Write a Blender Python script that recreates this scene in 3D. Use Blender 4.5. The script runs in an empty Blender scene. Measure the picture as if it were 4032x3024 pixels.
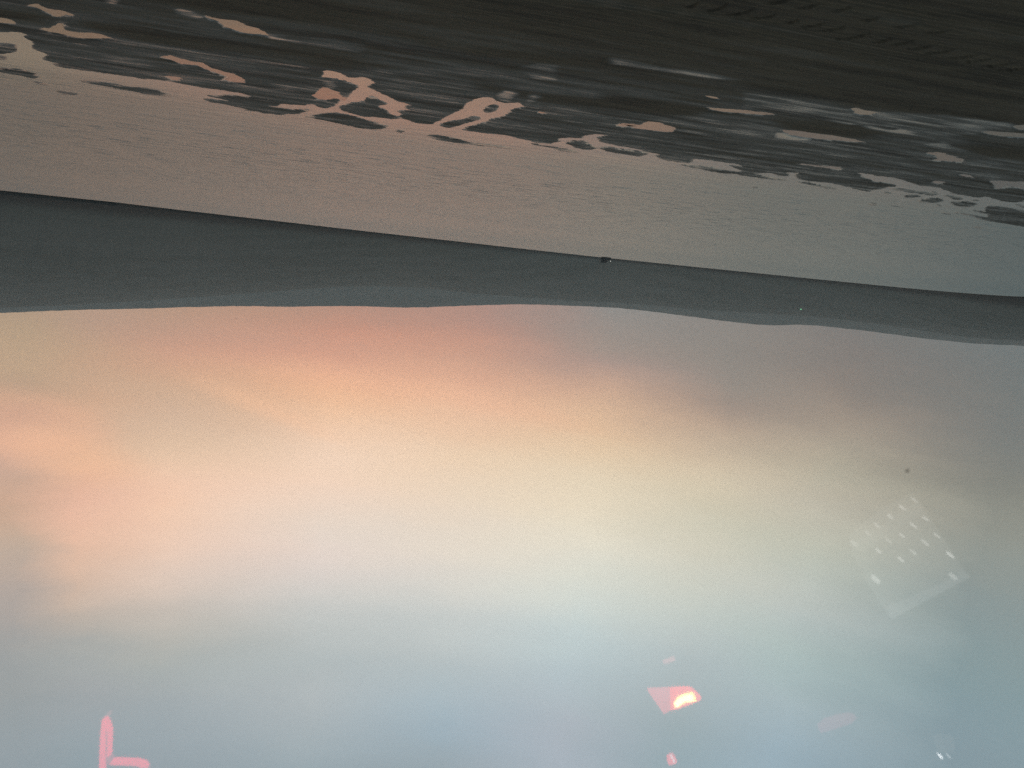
import bpy, math, random
import numpy as np
from mathutils import Vector, Matrix

scene = bpy.context.scene
col = scene.collection
random.seed(4)

# ------------------------------------------------------------------ camera
CAM = np.array([0.0, 0.0, 2.5])
F = 829.0                                   # focal length in pixels of a 1024 wide frame
_w = np.array([-0.1039, -1.0, -0.1626]); _w /= np.linalg.norm(_w)     # world up seen by the (upside-down) camera
_f = np.array([0.0, 0.0, -1.0])
_y = _f - _f.dot(_w) * _w; _y /= np.linalg.norm(_y)
_x = np.cross(_y, _w)
ROT = np.stack([_x, _y, _w])                # camera vector -> world vector
cam_data = bpy.data.cameras.new('camera')
cam_data.sensor_width = 36.0
cam_data.lens = F / 1024.0 * 36.0
cam_data.clip_start = 0.05
cam_data.clip_end = 40000.0
cam = bpy.data.objects.new('camera', cam_data)
M = Matrix([list(ROT[i]) + [CAM[i]] for i in range(3)] + [[0, 0, 0, 1]])
cam.matrix_world = M
col.objects.link(cam)
scene.camera = cam


def ray(u, v):
    """World direction through the point (u, v) of the photograph, 1024 units wide, v downwards."""
    u = np.asarray(u, float); v = np.asarray(v, float)
    d = np.stack([u - 512.0, -(v - 384.0), np.full_like(u, -F)], -1)
    d = d @ ROT.T
    return d / np.linalg.norm(d, axis=-1, keepdims=True)


def azel(u, v):
    d = ray(u, v)
    return np.degrees(np.arctan2(d[..., 0], d[..., 1])), np.degrees(np.arcsin(d[..., 2]))


def pix(p):
    """Photograph point (src pixels, 4032 wide) of world points p (n x 3)."""
    c = (p - CAM) @ ROT
    k = F / np.maximum(-c[:, 2], 1e-6)
    return (c[:, 0] * k + 512.0) * 3.9375, (384.0 - c[:, 1] * k) * 3.9375


def ground(u, v, z=0.0):
    d = ray(u, v)
    t = (z - CAM[2]) / d[..., 2]
    return CAM + d * t[..., None]


# ------------------------------------------------------------------ colour helpers
def lin(c):
    c = np.asarray(c, float) / 255.0
    return np.where(c <= 0.04045, c / 12.92, ((c + 0.055) / 1.055) ** 2.4)


def lin4(c):
    return tuple(float(x) for x in lin(c)) + (1.0,)


class NT:
    """Small helper to write node trees."""
    def __init__(self, tree):
        self.t = tree; self.n = tree.nodes; self.l = tree.links

    def new(self, kind, **kw):
        n = self.n.new(kind)
        for k, v in kw.items():
            setattr(n, k, v)
        return n

    def put(self, sock, v):
        if hasattr(v, 'is_linked') or isinstance(v, bpy.types.NodeSocket):
            self.l.new(v, sock)
        else:
            sock.default_value = v

    def math(self, op, a, b=0.0, c=None, clamp=False):
        n = self.new('ShaderNodeMath', operation=op, use_clamp=clamp)
        self.put(n.inputs[0], a); self.put(n.inputs[1], b)
        if c is not None:
            self.put(n.inputs[2], c)
        return n.outputs[0]

    def step(self, x, a, b, lo=0.0, hi=1.0, kind='SMOOTHSTEP'):
        n = self.new('ShaderNodeMapRange', interpolation_type=kind)
        self.put(n.inputs['Value'], x)
        n.inputs['From Min'].default_value = a; n.inputs['From Max'].default_value = b
        n.inputs['To Min'].default_value = lo; n.inputs['To Max'].default_value = hi
        return n.outputs['Result']

    def mix(self, f, a, b):
        n = self.new('ShaderNodeMix', data_type='RGBA')
        self.put(n.inputs[0], f); self.put(n.inputs[6], a); self.put(n.inputs[7], b)
        return n.outputs[2]

    def mixf(self, f, a, b):
        n = self.new('ShaderNodeMix', data_type='FLOAT')
        self.put(n.inputs[0], f); self.put(n.inputs[2], a); self.put(n.inputs[3], b)
        return n.outputs[0]

    def noise(self, vec, scale, detail=3.0, rough=0.5):
        n = self.new('ShaderNodeTexNoise')
        self.put(n.inputs['Vector'], vec)
        n.inputs['Scale'].default_value = scale
        n.inputs['Detail'].default_value = detail
        n.inputs['Roughness'].default_value = rough
        return n.outputs['Fac']

    def mapping(self, vec, scale=(1, 1, 1), rot=(0, 0, 0), loc=(0, 0, 0)):
        n = self.new('ShaderNodeMapping')
        self.put(n.inputs['Vector'], vec)
        n.inputs['Scale'].default_value = scale
        n.inputs['Rotation'].default_value = rot
        n.inputs['Location'].default_value = loc
        return n.outputs['Vector']


# ------------------------------------------------------------------ sky
world = bpy.data.worlds.new('World')
scene.world = world
world.use_nodes = True
w = NT(world.node_tree)
w.n.clear()
SKY_GAIN = 3.0                              # the ramps below hold a third of the sky's radiance
tc = w.new('ShaderNodeTexCoord')
dirv = tc.outputs['Generated']
sep = w.new('ShaderNodeSeparateXYZ'); w.l.new(dirv, sep.inputs[0])
az = w.math('DEGREES', w.math('ARCTAN2', sep.outputs[0], sep.outputs[1]))
el = w.math('DEGREES', w.math('ARCSINE', sep.outputs[2]))
# soft, wide cloud bands bend the gradients a little
bend = w.noise(w.mapping(dirv, scale=(3.0, 3.0, 9.0)), 1.0, 4.0, 0.55)
bend2 = w.noise(w.mapping(dirv, scale=(7.0, 7.0, 26.0), loc=(3, 1, 7)), 1.0, 5.0, 0.55)
elw = w.math('ADD', el, w.math('MULTIPLY_ADD', bend, 2.4, -1.2))
elw = w.math('ADD', elw, w.math('MULTIPLY_ADD', bend2, 1.4, -0.7))
azw = w.math('ADD', az, w.math('MULTIPLY_ADD', bend2, 5.0, -2.5))

COLUMNS = [
    (20, [(320, 233, 191, 145), (350, 237, 195, 152), (380, 238, 196, 157), (405, 230, 185, 154), (430, 233, 182, 161), (470, 238, 194, 169), (510, 235, 192, 163), (550, 222, 194, 172), (585, 204, 186, 174), (640, 177, 177, 175), (700, 167, 174, 176), (768, 158, 171, 178)]),
    (85, [(318, 237, 188, 152), (348, 245, 194, 153), (378, 251, 200, 161), (405, 261, 203, 163), (430, 258, 206, 170), (460, 263, 209, 171), (500, 271, 213, 182), (550, 264, 215, 185), (590, 233, 204, 183), (640, 192, 190, 184), (700, 175, 182, 185), (768, 157, 174, 182)]),
    (170, [(315, 237, 182, 143), (345, 261, 193, 155), (380, 261, 205, 165), (420, 268, 222, 190), (450, 282, 238, 202), (480, 286, 237, 203), (520, 281, 234, 202), (560, 265, 231, 208), (600, 233, 216, 202), (650, 196, 197, 191), (700, 176, 186, 190), (768, 161, 175, 183)]),
    (330, [(308, 240, 170, 140), (332, 274, 184, 145), (360, 296, 212, 165), (400, 300, 236, 187), (440, 295, 253, 219), (480, 287, 251, 223), (520, 269, 248, 230), (560, 258, 242, 231), (600, 228, 227, 222), (650, 201, 209, 209), (700, 192, 201, 204), (768, 163, 180, 188)]),
    (470, [(305, 219, 163, 146), (335, 248, 176, 148), (365, 272, 199, 162), (400, 290, 225, 183), (440, 288, 246, 207), (470, 282, 251, 217), (520, 269, 251, 229), (560, 258, 248, 233), (610, 231, 234, 229), (660, 203, 214, 216), (720, 177, 197, 208), (768, 164, 180, 189)]),
    (600, [(306, 165, 161, 158), (338, 192, 168, 156), (368, 224, 182, 163), (400, 265, 213, 174), (440, 279, 237, 193), (470, 276, 251, 215), (520, 272, 257, 229), (560, 260, 255, 236), (610, 231, 241, 236), (660, 205, 221, 225), (720, 189, 200, 209), (768, 182, 194, 205)]),
    (715, [(318, 150, 146, 143), (345, 156, 149, 143), (385, 170, 156, 145), (410, 192, 167, 149), (435, 233, 204, 175), (470, 257, 236, 203), (520, 243, 235, 209), (560, 240, 237, 218), (610, 224, 231, 222), (660, 200, 213, 214), (720, 178, 194, 198), (768, 163, 184, 192)]),
    (830, [(325, 116, 122, 126), (365, 130, 124, 122), (400, 169, 150, 135), (435, 197, 182, 161), (470, 216, 207, 183), (500, 228, 220, 198), (560, 218, 222, 206), (610, 210, 220, 215), (660, 193, 212, 210), (720, 182, 202, 208), (768, 167, 191, 204)]),
    (1010, [(345, 72, 109, 120), (400, 84, 108, 114), (450, 118, 127, 125), (500, 152, 155, 144), (550, 162, 169, 160), (600, 153, 169, 168), (680, 145, 170, 175), (768, 142, 166, 176)]),
]
CLOUD_GAIN = (1.25, 1.20, 1.16)            # seen through the haze in front of it


def third(c):
    return tuple(float(x) / 3.0 for x in lin(c)) + (1.0,)


EL_MAX = 60.0
prev = None; prev_az = None
for u, stops in COLUMNS:
    ramp = w.new('ShaderNodeValToRGB')
    w.l.new(w.math('DIVIDE', elw, EL_MAX, clamp=True), ramp.inputs[0])
    cr = ramp.color_ramp
    cr.interpolation = 'CARDINAL'
    pts = [(float(azel(u, s[0])[1]) / EL_MAX, s[1:]) for s in stops]
    last = np.array(pts[-1][1], float)
    pts.append((0.80, tuple(last * 0.93)))
    pts.append((1.0, tuple(last * np.array([0.86, 0.88, 0.92]))))
    cr.elements[0].position = pts[0][0]; cr.elements[0].color = third(pts[0][1])
    cr.elements[1].position = pts[-1][0]; cr.elements[1].color = third(pts[-1][1])
    for p, c in pts[1:-1]:
        e = cr.elements.new(p); e.color = third(c)
    a = float(azel(u, 430)[0])
    if prev is None:
        prev = ramp.outputs[0]
    else:
        prev = w.mix(w.step(azw, a, prev_az, 1.0, 0.0, 'LINEAR'), prev, ramp.outputs[0])
    prev_az = a


def cloud(prev, u, v, du, dv, ang, colour, amount, soft=0.5, warp=0.5):
    """One lit or shaded patch of cloud: an ellipse of sky with an uneven edge."""
    a0, e0 = (float(t) for t in azel(u, v))
    a1, _ = (float(t) for t in azel(u + 10, v))
    _, e1 = (float(t) for t in azel(u, v + 10))
    sa, se = (a0 - a1) / 10.0, (e1 - e0) / 10.0           # degrees per pixel
    ca, sn = math.cos(math.radians(ang)), math.sin(math.radians(ang))
    x = w.math('MULTIPLY', w.math('SUBTRACT', az, a0), -1.0 / sa)
    y = w.math('MULTIPLY', w.math('SUBTRACT', el, e0), 1.0 / se)
    p = w.math('MULTIPLY', w.math('ADD', w.math('MULTIPLY', x, ca), w.math('MULTIPLY', y, sn)), 1.0 / du)
    q = w.math('MULTIPLY', w.math('SUBTRACT', w.math('MULTIPLY', y, ca), w.math('MULTIPLY', x, sn)), 1.0 / dv)
    d = w.math('SQRT', w.math('ADD', w.math('MULTIPLY', p, p), w.math('MULTIPLY', q, q)))
    d = w.math('ADD', d, w.math('MULTIPLY_ADD', bend2, 2 * warp, -warp))
    m = w.step(d, 1.0 - soft, 1.0 + soft, amount, 0.0)
    return w.mix(m, prev, third(np.array(colour) * np.array([CLOUD_GAIN[0], CLOUD_GAIN[1], CLOUD_GAIN[2]])))


sky = prev
sky = cloud(sky, 175, 425, 105, 34, 5, (205, 181, 155), 0.5, 0.9, 0.5)
sky = cloud(sky, 20, 418, 92, 30, 9, (228, 180, 150), 0.5, 0.4, 0.5)
sky = cloud(sky, 62, 456, 72, 20, 12, (242, 193, 158), 0.42, 0.6, 0.55)
sky = cloud(sky, 264, 407, 58, 8, 20, (248, 198, 160), 0.36, 0.9, 0.5)
sky = cloud(sky, 290, 345, 170, 16, 4, (212, 158, 137), 0.4, 0.9, 0.5)
sky = cloud(sky, 440, 394, 110, 11, 7, (241, 188, 154), 0.35, 0.9, 0.5)
# the sky away from the afterglow goes on as a plain dusk blue
back = w.step(sep.outputs[1], 0.75, -0.2, 0.0, 1.0)
sky = w.mix(back, sky, third((126, 142, 152)))
nish = w.new('ShaderNodeTexSky', sky_type='NISHITA')
nish.sun_disc = False
nish.sun_elevation = math.radians(1.0)
nish.sun_rotation = math.radians(-25.0)
nish.dust_density = 2.0
bg1 = w.new('ShaderNodeBackground'); w.l.new(sky, bg1.inputs[0]); bg1.inputs[1].default_value = SKY_GAIN
bg2 = w.new('ShaderNodeBackground'); w.l.new(nish.outputs[0], bg2.inputs[0]); bg2.inputs[1].default_value = 0.004
add = w.new('ShaderNodeAddShader'); w.l.new(bg1.outputs[0], add.inputs[0]); w.l.new(bg2.outputs[0], add.inputs[1])
wo = w.new('ShaderNodeOutputWorld'); w.l.new(add.outputs[0], wo.inputs[0])

# ------------------------------------------------------------------ sun (already down: only its last glow)
sun = bpy.data.lights.new('sun', 'SUN')
sun.energy = 0.08
sun.angle = math.radians(1.5)
sun.color = (1.0, 0.72, 0.5)
so = bpy.data.objects.new('sun', sun); col.objects.link(so)
so.rotation_euler = (math.radians(87.5), 0, math.radians(180 - 25))

# ------------------------------------------------------------------ exposure
scene.view_settings.view_transform = 'Standard'
scene.view_settings.look = 'None'
scene.view_settings.exposure = 0.0
scene.view_settings.gamma = 1.0
scene.view_settings.use_curve_mapping = False
scene.render.engine = 'CYCLES'
scene.cycles.max_bounces = 8
scene.cycles.volume_bounces = 1
scene.cycles.transparent_max_bounces = 8
scene.cycles.use_denoising = False


# ------------------------------------------------------------------ object helpers
def link(name, me, mat=None, parent=None):
    o = bpy.data.objects.new(name, me)
    col.objects.link(o)
    if mat is not None:
        me.materials.append(mat)
    if parent is not None:
        o.parent = parent
    return o


def tag(o, label=None, cat=None, group=None, kind=None):
    for k, v in (('label', label), ('category', cat), ('group', group), ('kind', kind)):
        if v:
            o[k] = v
    return o


def empty(name, loc):
    o = bpy.data.objects.new(name, None)
    o.location = loc
    col.objects.link(o)
    return o


def grid_mesh(name, P, attrs=None, closed=False):
    """P: rows x cols x 3 array of points -> quad mesh."""
    r, c = P.shape[:2]
    idx = np.arange(r * c).reshape(r, c)
    if closed:
        nxt = np.roll(idx, -1, axis=1)
        q = np.stack([idx[:-1], nxt[:-1], nxt[1:], idx[1:]], -1).reshape(-1, 4)
    else:
        q = np.stack([idx[:-1, :-1], idx[:-1, 1:], idx[1:, 1:], idx[1:, :-1]], -1).reshape(-1, 4)
    me = bpy.data.meshes.new(name)
    me.vertices.add(r * c)
    me.vertices.foreach_set('co', P.reshape(-1).astype(np.float32))
    me.loops.add(len(q) * 4)
    me.loops.foreach_set('vertex_index', q.reshape(-1).astype(np.int32))
    me.polygons.add(len(q))
    me.polygons.foreach_set('loop_start', (np.arange(len(q)) * 4).astype(np.int32))
    me.polygons.foreach_set('loop_total', np.full(len(q), 4, np.int32))
    me.polygons.foreach_set('use_smooth', np.ones(len(q), bool))
    for k, v in (attrs or {}).items():
        a = me.attributes.new(k, 'FLOAT', 'POINT')
        a.data.foreach_set('value', v.reshape(-1).astype(np.float32))
    me.update(calc_edges=True)
    return me


class MB:
    """Collects shapes into one mesh."""
    def __init__(self):
        self.v = []; self.f = []

    def add(self, vs, fs):
        k = len(self.v)
        self.v += [tuple(map(float, p)) for p in vs]
        self.f += [tuple(i + k for i in f) for f in fs]

    def box(self, x0, x1, y0, y1, z0, z1):
        v = [(x, y, z) for z in (z0, z1) for y in (y0, y1) for x in (x0, x1)]
        self.add(v, [(0, 2, 3, 1), (4, 5, 7, 6), (0, 1, 5, 4), (2, 6, 7, 3), (0, 4, 6, 2), (1, 3, 7, 5)])

    def tube(self, a, b, r0, r1=None, n=8):
        r1 = r0 if r1 is None else r1
        a, b = Vector(a), Vector(b)
        d = (b - a).normalized()
        s = d.orthogonal().normalized(); t = d.cross(s)
        v = []
        for p, r in ((a, r0), (b, r1)):
            for i in range(n):
                q = 2 * math.pi * i / n
                v.append(p + s * (r * math.cos(q)) + t * (r * math.sin(q)))
        f = [(i, (i + 1) % n, n + (i + 1) % n, n + i) for i in range(n)]
        f += [tuple(range(n - 1, -1, -1)), tuple(range(n, 2 * n))]
        self.add(v, f)

    def prism(self, pts, off):
        """Polygon pts (3D) pushed along off."""
        n = len(pts)
        off = np.asarray(off, float)
        v = [np.asarray(p, float) for p in pts] + [np.asarray(p, float) + off for p in pts]
        f = [tuple(range(n)), tuple(range(2 * n - 1, n - 1, -1))]
        f += [(i, n + i, n + (i + 1) % n, (i + 1) % n) for i in range(n)]
        self.add(v, f)

    def build(self, name, mat, parent=None, smooth=False):
        me = bpy.data.meshes.new(name)
        me.from_pydata(self.v, [], self.f)
        if smooth:
            for p in me.polygons:
                p.use_smooth = True
        return link(name, me, mat, parent)


def hash2(ix, iy, seed):
    h = (ix.astype(np.int64) * 374761393 + iy.astype(np.int64) * 668265263 + seed * 974711) & 0xffffffff
    h = ((h ^ (h >> 13)) * 1274126177) & 0xffffffff
    h = (h ^ (h >> 16)) & 0xffffffff
    return h / 4294967295.0


def vnoise(x, y, seed=0):
    ix, iy = np.floor(x), np.floor(y)
    fx, fy = x - ix, y - iy
    fx = fx * fx * fx * (fx * (fx * 6 - 15) + 10); fy = fy * fy * fy * (fy * (fy * 6 - 15) + 10)
    a, b = hash2(ix, iy, seed), hash2(ix + 1, iy, seed)
    c, d = hash2(ix, iy + 1, seed), hash2(ix + 1, iy + 1, seed)
    return (a + (b - a) * fx) * (1 - fy) + (c + (d - c) * fx) * fy


def fbm(x, y, octaves=4, seed=0, gain=0.5):
    s = np.zeros_like(x, float); a = 1.0; t = 0.0
    for o in range(octaves):
        s += a * vnoise(x * 2 ** o + 17.3 * o, y * 2 ** o - 9.1 * o, seed + o); t += a; a *= gain
    return s / t - 0.5


def sstep(x, a, b):
    t = np.clip((x - a) / (b - a), 0, 1)
    return t * t * (3 - 2 * t)


def principled(name, base=(0.5, 0.5, 0.5, 1), rough=0.5, metal=0.0):
    m = bpy.data.materials.new(name); m.use_nodes = True
    b = m.node_tree.nodes['Principled BSDF']
    b.inputs['Base Color'].default_value = base
    b.inputs['Roughness'].default_value = rough
    b.inputs['Metallic'].default_value = metal
    return m, NT(m.node_tree), b


# ------------------------------------------------------------------ outline of the flats: water, sandbars, puddles
# each outline: (x0, y0, scale) of the enlargement it was read from, then its points
A = (0, 0, .3617); B = (700, 0, .3617); Cc = (1500, 0, .4521); D = (2400, 0, .4521); E = (3232, 200, .3617)
G = (3432, 600, .2712); H = (2500, 500, .3617); K = (1000, 200, .3617)
L1 = (0, 0, .6329); L2 = (1100, 0, .6329); L3 = (2400, 0, .7378); L4 = (2600, 400, .6474)


def src(t, pts):
    return [(t[0] + t[2] * x, t[1] + t[2] * y) for x, y in pts]


SEA = ([(-1400, -60), (-500, 60)] + src(A, [(0, 350), (120, 345), (230, 350), (300, 380), (240, 400), (300, 430), (350, 470), (330, 510), (380, 540), (470, 570), (540, 600), (440, 635), (520, 660), (640, 690), (800, 725), (980, 770), (1200, 800), (1350, 830), (1600, 860), (1850, 880), (2100, 930)])
       + src(B, [(276, 949), (600, 1000), (780, 1040)])
       + src(K, [(0, 500), (180, 520), (290, 560), (400, 585), (540, 590), (650, 575), (665, 610), (750, 632), (850, 612), (900, 598), (940, 560), (990, 520), (1040, 500), (1080, 445), (1150, 390), (1100, 365), (1000, 318), (900, 297), (750, 285), (740, 220), (800, 210), (900, 225), (970, 255), (1030, 290), (1120, 283), (1180, 280), (1240, 290), (1320, 345), (1290, 365), (1230, 370), (1240, 395), (1330, 440), (1450, 490), (1550, 545), (1650, 575), (1740, 590), (1640, 590), (1620, 610), (1640, 630), (1740, 655), (1560, 640), (1540, 655), (1610, 685), (1580, 710), (1640, 745), (1750, 785), (1850, 803), (1950, 795), (2020, 770)])
       + src(Cc, [(600, 1000), (700, 950), (780, 880), (860, 860), (910, 845), (980, 850), (1020, 885), (1080, 905), (1160, 895), (1230, 890), (1210, 905), (1260, 930), (1160, 940), (1110, 985), (1050, 1015), (980, 1025), (900, 1060)])
       + src(L2, [(1130, 805), (1250, 825), (1400, 840), (1460, 855), (1600, 890), (1700, 895), (1750, 880), (1740, 855), (1880, 855), (1960, 835), (2050, 840), (1970, 855), (1990, 880), (2060, 895)])
       + src(H, [(0, 235), (60, 245), (150, 280), (260, 300), (400, 320), (600, 350), (700, 350), (820, 360), (1000, 390), (1220, 430), (980, 415), (1050, 440), (1200, 490), (1280, 500), (1460, 505), (1540, 535), (1640, 540), (1700, 530), (1680, 490), (1790, 500), (1740, 515), (1760, 560), (1850, 590), (2100, 610)])
       + src(G, [(-60, 575), (0, 560), (60, 550), (160, 530), (190, 510), (400, 490), (290, 440), (180, 430), (60, 420), (0, 395), (-251, 288), (0, 315), (50, 340), (200, 350), (370, 380), (480, 410), (600, 460), (720, 490), (850, 500), (960, 510), (1050, 545), (1150, 585), (1350, 620), (1480, 650), (1590, 660), (1690, 635), (1720, 650), (1700, 665), (1850, 700), (2000, 720), (2130, 725), (2212, 700)])
       + [(4500, 850), (5400, 960), (5400, 1500), (-1400, 1500)])
BARS = [
    src(A, [(-60, 470), (80, 465), (180, 490), (170, 520), (200, 550), (150, 575), (-60, 580)]),
    src(A, [(-60, 595), (90, 620), (60, 650), (-60, 660)]),
    src(A, [(-90, 735), (200, 745), (300, 770), (400, 810), (410, 850), (330, 860), (180, 820), (-90, 765)]),
    src(A, [(330, 878), (470, 897), (570, 918), (480, 928), (360, 903)]),
    src(A, [(570, 983), (700, 992), (860, 1030), (800, 1038), (640, 1014)]),
    src(A, [(850, 865), (1000, 870), (1150, 890), (1400, 940), (1600, 955), (1750, 985), (1890, 1040), (1800, 1050), (1560, 1020), (1300, 970), (1050, 925), (900, 895)]),
    src(A, [(510, 688), (640, 698), (850, 740), (980, 770), (860, 764), (640, 728)]),
    src(L1, [(1240, 610), (1350, 618), (1560, 640), (1700, 668), (1820, 680), (1930, 672), (1930, 685), (1850, 710), (1740, 715), (1560, 690), (1400, 650), (1290, 637)]),
    src(L1, [(1250, 588), (1400, 590), (1600, 620), (1750, 640), (1740, 660), (1580, 655), (1400, 617)]),
    src(L1, [(1330, 577), (1450, 588), (1650, 610), (1780, 640), (1700, 642), (1500, 608)]),
    src(K, [(940, 600), (1080, 560), (1200, 530), (1260, 475), (1320, 500), (1380, 545), (1450, 570), (1400, 590), (1350, 600), (1430, 640), (1500, 690), (1580, 725), (1630, 745), (1500, 740), (1350, 730), (1200, 720), (1000, 670), (930, 650)]),
    src(K, [(520, 720), (620, 705), (720, 690), (800, 670), (880, 670), (1000, 690), (1150, 725), (1270, 760), (1360, 790), (1470, 810), (1430, 850), (1330, 860), (1150, 845), (950, 800), (800, 770), (650, 735)]),
    src(K, [(1510, 880), (1580, 860), (1640, 865), (1640, 885), (1580, 892)]),
    src(L2, [(890, 835), (970, 838), (1100, 860), (1200, 888), (1350, 903), (1500, 930), (1400, 927), (1250, 907), (1100, 890), (980, 870)]),
    src(L2, [(1265, 690), (1290, 665), (1340, 645), (1370, 655), (1360, 680), (1310, 705), (1270, 705)]),
    src(L2, [(990, 780), (1050, 755), (1150, 740), (1210, 720), (1260, 720), (1260, 740), (1200, 760), (1120, 785), (1050, 795)]),
    src(L2, [(1770, 885), (1830, 870), (1920, 880), (1980, 920), (1920, 935), (1850, 925)]),
    src(L2, [(1985, 915), (2060, 910), (2212, 935), (2300, 955), (2260, 972), (2212, 968), (2100, 955), (2000, 935)]),
    src(L2, [(1500, 878), (1700, 913), (1920, 955), (1800, 947), (1600, 907)]),
    src(H, [(180, 310), (300, 300), (450, 330), (600, 350), (660, 380), (600, 395), (450, 380), (280, 355)]),
    src(H, [(380, 395), (500, 403), (700, 420), (900, 450), (1080, 480), (1250, 500), (1400, 525), (1530, 555), (1660, 570), (1650, 590), (1500, 575), (1350, 555), (1100, 515), (950, 505), (750, 470), (550, 430)]),
    src(H, [(1690, 588), (1850, 598), (2000, 625), (2212, 660), (2212, 685), (2050, 667), (1850, 632)]),
    src(H, [(930, 568), (1050, 583), (1270, 620), (1180, 618), (1020, 592)]),
    src(H, [(1250, 648), (1330, 648), (1400, 663), (1300, 665)]),
    src(G, [(190, 513), (380, 520), (550, 545), (750, 565), (870, 565), (960, 580), (1000, 620), (900, 640), (780, 610), (600, 590), (450, 560), (300, 542)]),
    src(G, [(450, 650), (500, 620), (560, 610), (650, 620), (740, 640), (640, 657), (520, 665)]),
    src(G, [(620, 715), (700, 685), (850, 655), (980, 655), (1080, 680), (1050, 710), (960, 730), (870, 740), (740, 730)]),
    src(G, [(1030, 615), (1150, 610), (1270, 635), (1320, 670), (1240, 690), (1130, 665)]),
    src(G, [(1130, 740), (1200, 705), (1350, 710), (1480, 720), (1550, 750), (1490, 785), (1380, 805), (1250, 785)]),
    src(G, [(1330, 673), (1450, 678), (1600, 703), (1500, 710)]),
    src(G, [(1620, 800), (1700, 770), (1800, 775), (2000, 800), (2212, 850), (2700, 930), (2700, 1180), (2212, 1080), (2000, 1050), (1750, 1010), (1520, 960), (1500, 930), (1700, 940), (1720, 900), (1560, 880), (1400, 850), (1500, 835), (1640, 850)]),
    src(G, [(2040, 760), (2110, 745), (2212, 780), (2500, 830), (2212, 810), (2100, 785)]),
    src(G, [(160, 590), (230, 568), (300, 578), (260, 610), (200, 617)]),
    src(G, [(-60, 735), (100, 738), (80, 765), (-60, 770)]),
    src(G, [(190, 766), (330, 766), (550, 805), (400, 800)]),
    src(G, [(960, 862), (1100, 876), (1220, 905), (1080, 905)]),
    src(G, [(1130, 852), (1350, 882), (1650, 930), (1480, 930), (1250, 895)]),
    src(G, [(900, 763), (1000, 763), (1080, 780), (990, 790)]),
    src(G, [(1420, 1075), (1600, 1082), (1700, 1100), (1500, 1105)]),
]
PUDDLES = [
    src(K, [(640, 490), (700, 450), (740, 400), (770, 385), (850, 420), (930, 450), (945, 480), (990, 520), (960, 545), (890, 510), (800, 540), (720, 528)]),
    src(A, [(310, 60), (340, 40), (410, 30), (480, 75), (600, 105), (690, 110), (810, 160), (780, 180), (690, 155), (640, 185), (600, 185), (560, 145), (480, 110), (400, 80)]),
    src(A, [(420, 295), (560, 310), (610, 270), (640, 240), (690, 260), (730, 320), (850, 345), (1000, 350), (1100, 365), (1240, 415), (1130, 415), (1050, 415), (880, 410), (740, 390), (660, 360), (560, 345), (480, 320)]),
    src(A, [(-80, 180), (70, 200), (170, 255), (100, 252), (-80, 235)]),
    src(A, [(1740, 610), (1840, 590), (1950, 630), (2080, 660)]) + src(B, [(100, 655), (200, 670), (280, 680), (340, 720), (500, 780), (620, 810), (700, 850), (740, 900), (600, 890), (490, 860), (540, 840), (430, 800), (320, 760), (220, 710), (100, 700)]) + src(A, [(1990, 700), (1880, 650)]),
    src(A, [(1770, 823), (1900, 823), (2000, 860), (1890, 872)]),
    src(B, [(250, 150), (400, 195), (560, 215), (640, 225), (750, 270), (880, 310), (960, 350), (1000, 390), (900, 370), (760, 360), (640, 330), (570, 300), (500, 290), (440, 235), (320, 200)]),
    src(Cc, [(1360, 960), (1460, 983), (1400, 988)]),
    src(Cc, [(2040, 1072), (2212, 1098), (2100, 1100)]),
    src(L3, [(60, 655), (180, 668), (190, 648), (260, 655), (350, 680), (330, 705), (260, 698), (160, 688)]),
    src(L3, [(900, 688), (1000, 698), (1150, 718), (1300, 738), (1385, 760), (1250, 752), (1100, 738), (980, 722)]),
    src(D, [(810, 828), (870, 830), (985, 862), (900, 853)]),
    src(D, [(820, 918), (900, 936), (1070, 948), (1250, 966), (1490, 995), (1350, 1002), (1150, 984), (980, 968), (880, 948)]),
    src(E, [(320, 618), (400, 613), (480, 638), (620, 660), (560, 692), (460, 692), (370, 670)]),
    src(E, [(1740, 868), (1900, 878), (2300, 900), (2300, 940), (2000, 927), (1850, 907)]),
    src(E, [(2080, 820), (2300, 795), (2300, 870), (2130, 850)]),
    src(G, [(780, -5), (1000, -5), (1200, 60), (1370, 100), (1250, 135), (1050, 112), (860, 117), (980, 90), (940, 50)]),
    src(G, [(860, 424), (960, 415), (1085, 440), (960, 454)]),
    src(G, [(1240, 306), (1400, 326), (1490, 362), (1380, 354)]),
    src(G, [(1660, 385), (1780, 410), (1990, 420), (2400, 425), (2400, 600), (2130, 520), (2050, 490), (1950, 485), (1900, 520), (1780, 520), (1790, 470), (1750, 420)]),
    src(H, [(1700, 393), (1850, 398), (1900, 408), (2050, 428), (2130, 423), (2250, 445), (2212, 467), (2100, 448), (1980, 442), (1880, 418)]),
]
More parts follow.
